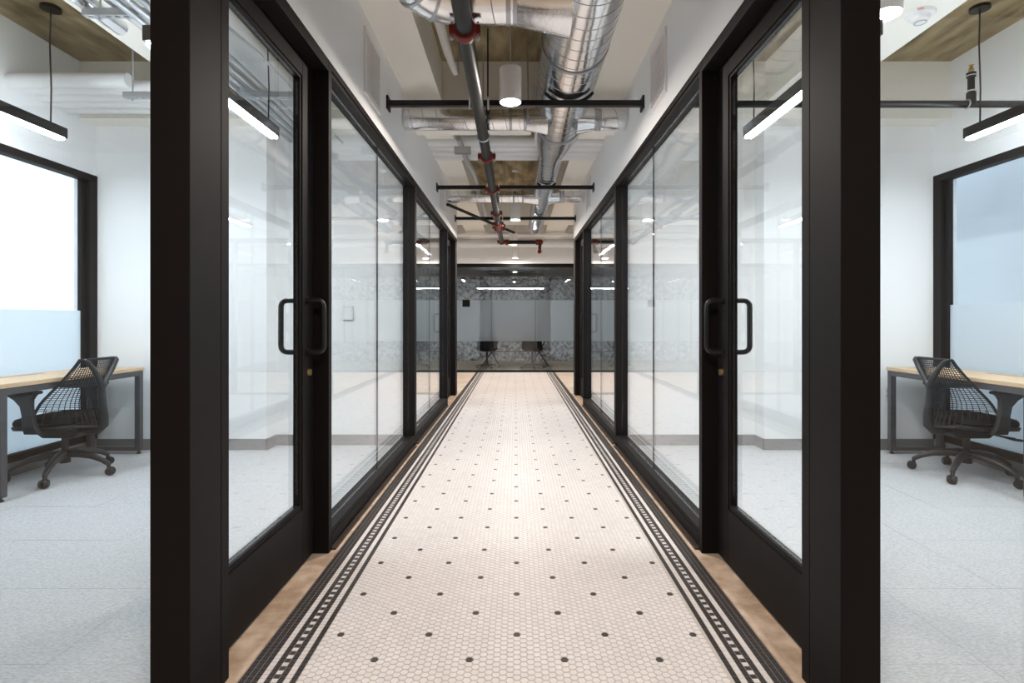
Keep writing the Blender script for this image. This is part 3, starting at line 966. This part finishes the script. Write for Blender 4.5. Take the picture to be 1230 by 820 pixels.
# ------------------------------------------------------------------ office fittings
def linear_pendant(x, ya, yb, label):
    p = empty('linear_pendant', (x, (ya + yb) / 2, 2.47), label, 'pendant light', 'black linear pendants in the offices')
    obj('housing', BX(x - 0.03, x + 0.03, ya, yb, 2.482, 2.555), 'black_steel', p, bevel=0.002)
    obj('lens', BX(x - 0.024, x + 0.024, ya + 0.02, yb - 0.02, 2.466, 2.4815), 'lens_linear', p)
    top = SLAB if not (2.15 <= abs(x) <= 2.65) else JB
    for yy in (ya + 0.11, yb - 0.11):
        obj('suspension_cable', MB().tube([(x, yy, 2.555), (x + 0.004, yy, 2.8), (x - 0.006, yy, 3.1), (x, yy, top)], 0.005, 8), 'black_plastic', p, smooth=True)
        obj('canopy', MB().cyl((x, yy, top - 0.022), (x, yy, top), 0.062, seg=24), 'black_steel', p, smooth=True)
    return p


for s in (-1, 1):
    wn = 'bright window' if s < 0 else 'grey window'
    linear_pendant(s * 3.30, 2.45, 3.93, 'black linear pendant over the desk in the %s office' % wn)
    linear_pendant(-1.74 if s < 0 else 1.68, 2.55 if s < 0 else 2.5, 3.90, 'black linear pendant beside the door in the %s office' % wn)
    linear_pendant(s * 3.24, 6.1, 7.55, 'black linear pendant at the window of the empty office past the %s office' % wn)
    linear_pendant(s * 1.70, 6.1, 7.55, 'black linear pendant at the glass wall of the empty office past the %s office' % wn)


def desk(s, label):
    xf, xb, ya, yb = 3.24, 3.715, 3.385, 4.70
    d = empty('desk', (s * (xf + xb) / 2, (ya + yb) / 2, 0.002), label, 'desk', 'maple topped desks at the windows')
    top = obj('desktop', BX(*SX(s, xf, xb), ya, yb, 0.722, 0.75), 'maple', d, bevel=0.002)
    obj('cable_slot', BX(*SX(s, xb - 0.10, xb - 0.085), ya + 0.1, ya + 0.75, 0.7502, 0.7512), 'black_plastic', top)
    q = 0.045
    zt = 0.7215
    for y0_ in (ya + 0.008, yb - 0.008 - q):
        for x0_ in (xf + 0.006, xb - 0.006 - q):
            lg = obj('leg', BX(*SX(s, x0_, x0_ + q), y0_, y0_ + q, 0.028, zt), 'desk_steel', d, bevel=0.002)
            cx, cy = s * (x0_ + q / 2), y0_ + q / 2
            obj('foot', MB().cyl((cx, cy, 0.002), (cx, cy, 0.010), 0.018, seg=14).cyl((cx, cy, 0.010), (cx, cy, 0.028), 0.008, seg=8), 'black_plastic', lg, smooth=True)
        obj('end_rail', BX(*SX(s, xf + 0.006 + q, xb - 0.006 - q), y0_, y0_ + q, zt - 0.045, zt), 'desk_steel', d, bevel=0.002)
        obj('floor_rail', BX(*SX(s, xf + 0.006 + q, xb - 0.006 - q), y0_, y0_ + q, 0.028, 0.062), 'desk_steel', d, bevel=0.002)
    for x0_ in (xf + 0.006, xb - 0.006 - q):
        obj('side_rail', BX(*SX(s, x0_, x0_ + q), ya + 0.008 + q, yb - 0.008 - q, zt - 0.045, zt), 'desk_steel', d, bevel=0.002)
    return d


desk(-1, 'maple topped desk with grey steel legs at the bright frosted window')
desk(1, 'maple topped desk with grey steel legs at the grey frosted window')


# task chair, built facing +Y in its own frame
def task_chair(loc, rz, label, phase):
    c = empty('task_chair', loc, label, 'office chair', 'black web-back task chairs', rz=rz)
    L = dict(local=True)

    # five-star base; phase is given in world angles
    for k in range(5):
        a = math.radians(phase + 72 * k) - rz
        ca, sa = math.cos(a), math.sin(a)
        R = 0.315
        lg = obj('base_leg', MB().tube([(0.02 * ca, 0.02 * sa, 0.165), (0.10 * ca, 0.10 * sa, 0.165), (0.20 * ca, 0.20 * sa, 0.145), (0.27 * ca, 0.27 * sa, 0.115), (R * ca, R * sa, 0.085), (R * ca, R * sa, 0.062)],
                                       [0.030, 0.029, 0.023, 0.019, 0.016, 0.012], 10), 'graphite', c, smooth=True, **L)
        cs = MB()
        tx, ty = -sa, ca
        ox, oy = (R + 0.012) * ca, (R + 0.012) * sa
        for q in (-1, 1):
            p0 = (ox + tx * 0.006 * q, oy + ty * 0.006 * q, 0.0335)
            p1 = (ox + tx * 0.026 * q, oy + ty * 0.026 * q, 0.0335)
            cs.tube([p0, (p0[0] * 0.7 + p1[0] * 0.3, p0[1] * 0.7 + p1[1] * 0.3, 0.0335), p1], [0.0315, 0.0315, 0.024], 18)
        cs.cyl((ox - tx * 0.01, oy - ty * 0.01, 0.0335), (ox + tx * 0.01, oy + ty * 0.01, 0.0335), 0.012, seg=10)
        cs.tube([(R * ca, R * sa, 0.03), (R * ca, R * sa, 0.068)], [0.013, 0.013], 10)
        obj('caster', cs, 'black_plastic', c, smooth=True, **L)
    obj('column', MB().tube([(0, 0, 0.10), (0, 0, 0.19), (0, 0, 0.191), (0, 0, 0.32)], [0.034, 0.034, 0.022, 0.022], 18), 'black_plastic', c, smooth=True, **L)
    obj('tilt_mechanism', MB().prism([(-0.17, 0.335), (-0.13, 0.295), (0.10, 0.295), (0.17, 0.345), (0.17, 0.375), (-0.17, 0.375)], 'x', -0.085, 0.085), 'black_plastic', c, bevel=0.008, **L)
    # seat: frame and cushion with waterfall front
    sp_ = MB()
    rings = []
    for (z, k) in ((0.372, 0.86), (0.38, 0.97), (0.398, 1.0), (0.408, 0.99)):
        ring = []
        for j in range(40):
            a = 2 * PI * j / 40
            cx, cy = math.cos(a), math.sin(a)
            e = 0.5
            x = 0.245 * k * math.copysign(abs(cx) ** e, cx)
            y = 0.02 + 0.225 * k * math.copysign(abs(cy) ** e, cy)
            ring.append((x, y, z - 0.10 * max(0, y - 0.12)))
        rings.append(ring)
    sp_.rings(rings)
    obj('seat_frame', sp_, 'black_plastic', c, smooth=True, **L)
    sp_ = MB()
    rings = []
    for (z, k) in ((0.408, 0.95), (0.42, 0.985), (0.44, 0.975), (0.455, 0.93), (0.462, 0.80), (0.463, 0.5)):
        ring = []
        for j in range(40):
            a = 2 * PI * j / 40
            cx, cy = math.cos(a), math.sin(a)
            e = 0.5
            x = 0.238 * k * math.copysign(abs(cx) ** e, cx)
            y = 0.03 + 0.218 * k * math.copysign(abs(cy) ** e, cy)
            ring.append((x, y, z - 0.10 * max(0, y - 0.12)))
        rings.append(ring)
    sp_.rings(rings)
    obj('seat_cushion', sp_, 'cushion', c, smooth=True, **L)

    # webbed back: wide around the seat, narrow at the top
    def S(u, t):
        z = 0.375 + 0.495 * t
        w_ = 0.262 - 0.02 * t - 0.085 * t ** 1.6
        yc = -0.272 + 0.062 * math.sin(min(t / 0.5, 1) * PI / 2) - 0.055 * max(0, t - 0.35) / 0.65
        wrap = 0.27 * (1 - t) ** 1.25 + 0.02
        lift = 0.06 * u * u * (1 - t) ** 2
        return Vector((u * w_, yc + wrap * abs(u) ** 2.2, z + lift))
    nu, nt = 24, 26
    web = MB()
    # crossing strands, like a suspension web
    def strand(fn, n, r):
        web.tube([fn(i / n) for i in range(n + 1)], r, 5)
    for i in range(nu + 1):
        u = -1 + 2 * i / nu
        strand(lambda q, u=u: S(u, q), 14, 0.0028)
    for j in range(nt + 1):
        t = (j / nt)
        tz = 0.22 + 0.78 * t
        strand(lambda q, tz=tz: S(-1 + 2 * q, min(1, tz + 0.012 * math.sin(q * PI))), 16, 0.0026)
    obj('back_web', web, 'web_black', c, smooth=True, **L)
    # dense ribs low on the back
    low = MB()
    for i in range(19):
        u = -0.9 + 1.8 * i / 18
        low.tube([S(u, q * 0.24 / 6) + Vector((0, -0.002, 0)) for q in range(7)], 0.005, 6, flat=0.5)
    obj('lower_rib', low, 'graphite', c, smooth=True, **L)
    edge = [S(-1, q / 12) for q in range(13)] + [S(-1 + 2 * q / 10, 1) for q in range(1, 10)] + [S(1, 1 - q / 12) for q in range(13)] + [S(1 - 2 * q / 14, 0) for q in range(1, 14)]
    obj('back_rim', MB().tube(edge, 0.0095, 8, closed=True), 'black_plastic', c, smooth=True, **L)
    obj('lumbar_bar', MB().tube([S(-0.95 + 1.9 * q / 12, 0.62) + Vector((0, 0.004, 0)) for q in range(13)], 0.013, 8, flat=0.5), 'black_plastic', c, smooth=True, **L)
    # Y shaped tower behind the web
    tw = MB()
    tw.tube([(0, -0.13, 0.345), (0, -0.25, 0.345), (0, -0.290, 0.385), (0, -0.292, 0.45), (0, -0.282, 0.55), (0, -0.278, 0.63), (0, -0.280, 0.70)], [0.03, 0.034, 0.036, 0.034, 0.029, 0.026, 0.020], 12, flat=0.85)
    for q in (-1, 1):
        tw.tube([(0, -0.288, 0.66), (0.03 * q, -0.290, 0.715), (0.085 * q, -0.292, 0.79), (0.135 * q, -0.286, 0.855), (0.148 * q, -0.268, 0.872)], [0.021, 0.0185, 0.017, 0.015, 0.009], 10)
    obj('y_tower', tw, 'graphite', c, smooth=True, **L)
    # arms: flared post with a flat pad
    for q in (-1, 1):
        ar = MB()
        rings = []
        for (z, hy, yc) in ((0.365, 0.055, -0.02), (0.42, 0.045, -0.01), (0.50, 0.037, 0.0), (0.56, 0.04, 0.01), (0.605, 0.062, 0.03), (0.632, 0.095, 0.045), (0.642, 0.115, 0.05)):
            xo = 0.292 if z > 0.42 else 0.275 + (z - 0.365) * 0.3
            rings.append([(q * (xo - 0.017), yc - hy, z), (q * (xo + 0.017), yc - hy, z), (q * (xo + 0.017), yc + hy, z), (q * (xo - 0.017), yc + hy, z)][::q])
        ar.rings(rings)
        obj('arm_post', ar, 'graphite', c, bevel=0.006, **L)
        obj('arm_pad', BX(*SX(q, 0.25, 0.335), -0.07, 0.17, 0.6425, 0.665), 'black_plastic', c, bevel=0.009, **L)
    obj('lever', MB().tube([(0.08, 0.06, 0.34), (0.20, 0.08, 0.335), (0.27, 0.10, 0.33)], [0.007, 0.007, 0.012], 8).tube([(0.295 + 0.022 * math.cos(a), 0.105 + 0.022 * math.sin(a), 0.33) for a in [2 * PI * k / 16 for k in range(16)]], 0.006, 6, closed=True), 'black_plastic', c, smooth=True, **L)
    return c


task_chair((-3.34, 3.99, 0.0025), PI / 2 - 0.03, 'black web-back task chair tucked at the desk by the bright window', 2)
task_chair((3.34, 3.98, 0.0025), -PI / 2 + 0.03, 'black web-back task chair tucked at the desk by the grey window', 144)

# thermostat, outlet
th = empty('thermostat', (-1.54, 4.98, 1.17), 'small white thermostat on the office end wall behind the glass', 'thermostat')
obj('backplate', BX(-1.595, -1.495, 4.974, 4.9795, 1.155, 1.285), 'plastic_grey', th, bevel=0.003)
obj('cover', BX(-1.59, -1.50, 4.955, 4.9735, 1.162, 1.28), 'plastic_white', th, bevel=0.004)
ou = empty('wall_outlet', (3.325, 4.80, 0.45), 'white wall outlet beside the desk leg in the grey window office', 'outlet')
obj('cover_plate', BX(3.29, 3.36, 4.794, 4.7995, 0.445, 0.56), 'plastic_white', ou, bevel=0.003)
for z in (0.47, 0.515):
    obj('socket', BX(3.308, 3.342, 4.792, 4.794, z, z + 0.026), 'plastic_grey', ou, bevel=0.001)

# smoke detector with red lettering
sdx, sdy = 2.47, 3.28
sm = empty('smoke_detector', (sdx, sdy, JB), 'white round smoke detector with red FIRE lettering on the office joist', 'smoke detector')
obj('base', MB().tube([(sdx, sdy, JB), (sdx, sdy, JB - 0.02), (sdx, sdy, JB - 0.026)], [0.075, 0.075, 0.066], 36), 'plastic_white', sm, smooth=True)
obj('dome', MB().tube([(sdx, sdy, JB - 0.026), (sdx, sdy, JB - 0.05), (sdx, sdy, JB - 0.062)], [0.052, 0.046, 0.03], 32), 'lamp_white', sm, smooth=True)
obj('sensor_ring', MB().tube([(sdx + 0.03 * math.cos(a), sdy + 0.03 * math.sin(a), JB - 0.062) for a in [2 * PI * k / 24 for k in range(24)]], 0.004, 6, closed=True), 'plastic_grey', sm, smooth=True)
for ang in (-2.2, -0.6):
    tcu = bpy.data.curves.new('fire_lettering', 'FONT')
    tcu.body = 'FIRE'
    tcu.size = 0.034
    tcu.align_x = 'CENTER'; tcu.align_y = 'CENTER'
    tcu.extrude = 0.0006
    tcu.materials.append(MATS['text_red'])
    tcu.size = 0.018
    tmp = bpy.data.objects.new('fire_lettering', tcu)
    COL.objects.link(tmp)
    bpy.context.view_layer.update()
    me_t = bpy.data.meshes.new_from_object(tmp.evaluated_get(bpy.context.evaluated_depsgraph_get()))
    bpy.data.objects.remove(tmp)
    bpy.data.curves.remove(tcu)
    to = bpy.data.objects.new('fire_lettering', me_t)
    COL.objects.link(to)
    to.parent = sm
    ca, sa = math.cos(ang), math.sin(ang)
    zax = Vector((ca, sa, 0)); yax = Vector((0, 0, 1)); xax = yax.cross(zax)
    Mx = Matrix((xax, yax, zax)).transposed().to_4x4()
    Mx.translation = Vector((0.0755 * ca, 0.0755 * sa, -0.0115))
    to.matrix_local = Mx

# black pipe through the office on the right with an upright sprinkler
bp = empty('black_pipe', (2.4, 3.87, 2.69), 'black sprinkler pipe with an upright head crossing the grey window office', 'pipe')
obj('pipe_run', MB().cyl((1.045, 3.87, 2.71), (XO - 0.002, 3.87, 2.71), 0.025, seg=16), 'black_steel', bp, smooth=True)
up = obj('upright', MB().tube([(3.28, 3.87, 2.71), (3.28, 3.87, 2.79), (3.28, 3.87, 2.80), (3.28, 3.87, 2.90), (3.28, 3.87, 2.905), (3.28, 3.87, 2.935)], [0.03, 0.03, 0.022, 0.022, 0.03, 0.03], 14), 'black_plastic', bp, smooth=True)
obj('sprinkler_head', MB().tube([(3.28, 3.87, 2.935), (3.28, 3.87, 2.95), (3.28, 3.87, 2.985), (3.28, 3.87, 2.99)], [0.012, 0.02, 0.008, 0.018], 12), 'brass', bp, smooth=True)
for z_ in (2.80, 2.91):
    obj('zip_tie', MB().cyl((3.28, 3.87, z_), (3.28, 3.87, z_ + 0.006), 0.033, seg=16), 'plastic_white', up, smooth=True)
obj('pipe_band', MB().tube([(3.25, 3.87 + 0.03 * math.cos(a), 2.71 + 0.03 * math.sin(a)) for a in [2 * PI * k / 18 for k in range(18)]], 0.005, 6, closed=True), 'galv_dull', bp, smooth=True)


# left office: insulated pipe, conduits, slotted struts
tag(obj('insulated_pipe', MB().cyl((-1.875, 1.645, 3.045), (-1.875, 4.618, 3.045), 0.105, seg=28), 'pipe_white', smooth=True), 'thick white insulated pipe near the door in the bright window office', 'pipe')
for k, xx in enumerate((-1.80, -1.87, -1.94, -2.01, -2.08)):
    tag(obj('ceiling_conduit', MB().cyl((xx, 1.645, 2.815), (xx, 4.979, 2.815), 0.017, seg=12), 'galv_dull', smooth=True), 'thin steel conduit in the bright window office, ' + ('closest to the glass door', 'second from the glass door', 'middle one of the five', 'fourth from the glass door', 'farthest from the glass door')[k], 'conduit', 'parallel conduits in the bright window office')
tag(obj('loose_cable', MB().tube([(-1.66, 1.645, 2.80), (-1.66, 2.6, 2.80), (-1.62, 2.95, 2.80), (-1.58, 3.3, 2.80), (-1.60, 4.979, 2.80)], 0.009, 8), 'plastic_grey', smooth=True), 'grey loose cable bending beside the insulated pipe', 'cable')


def strut(x0, x1, y, z, label, rods):
    s_ = empty('slotted_strut', ((x0 + x1) / 2, y, z), label, 'strut', 'slotted ceiling struts in the bright window office')
    mb = MB()
    h, wd, th_ = 0.041, 0.041, 0.003
    mb.box(x0, x1, y - wd / 2, y - wd / 2 + th_, z + th_, z + h)
    mb.box(x0, x1, y + wd / 2 - th_, y + wd / 2, z + th_, z + h)
    # slotted web on the underside
    mb.box(x0, x1, y - wd / 2, y - 0.008, z, z + th_)
    mb.box(x0, x1, y + 0.008, y + wd / 2, z, z + th_)
    xx = x0
    while xx < x1:
        mb.box(xx, min(xx + 0.022, x1), y - 0.008, y + 0.008, z, z + th_)
        xx += 0.05
    obj('channel', mb, 'galv_dull', s_)
    for xr in rods:
        obj('threaded_rod', MB().cyl((xr, y, z - 0.02), (xr, y, JB if 2.15 < abs(xr) < 2.65 else SLAB), 0.005, seg=8), 'galv_dull', s_, smooth=True)
        obj('nut', MB().cyl((xr, y, z - 0.012), (xr, y, z - 0.002), 0.011, seg=6).box(xr - 0.016, xr + 0.016, y - 0.016, y + 0.016, z - 0.003, z), 'galv_dull', s_)


strut(-2.42, -1.62, 3.02, 2.858, 'slotted galvanised strut hung across below the joist, nearer the door', (-2.33, -1.65))
strut(-2.82, -1.55, 3.88, 2.757, 'slotted galvanised strut hung across under the white pipes', (-2.76, -2.5))
for (y, lb) in ((2.5, 'small galvanised spiral duct above the slotted strut in the bright window office'),):
    d2 = empty('office_duct', (-2.2, y, 3.0), lb, 'air duct')
    for k, xx in enumerate((-2.42, -2.24)):
        o_ = obj('duct_run', MB().cyl((xx, 1.66, 2.948), (xx, 3.3, 2.948), 0.045, seg=24), 'galvanized', d2, smooth=True)
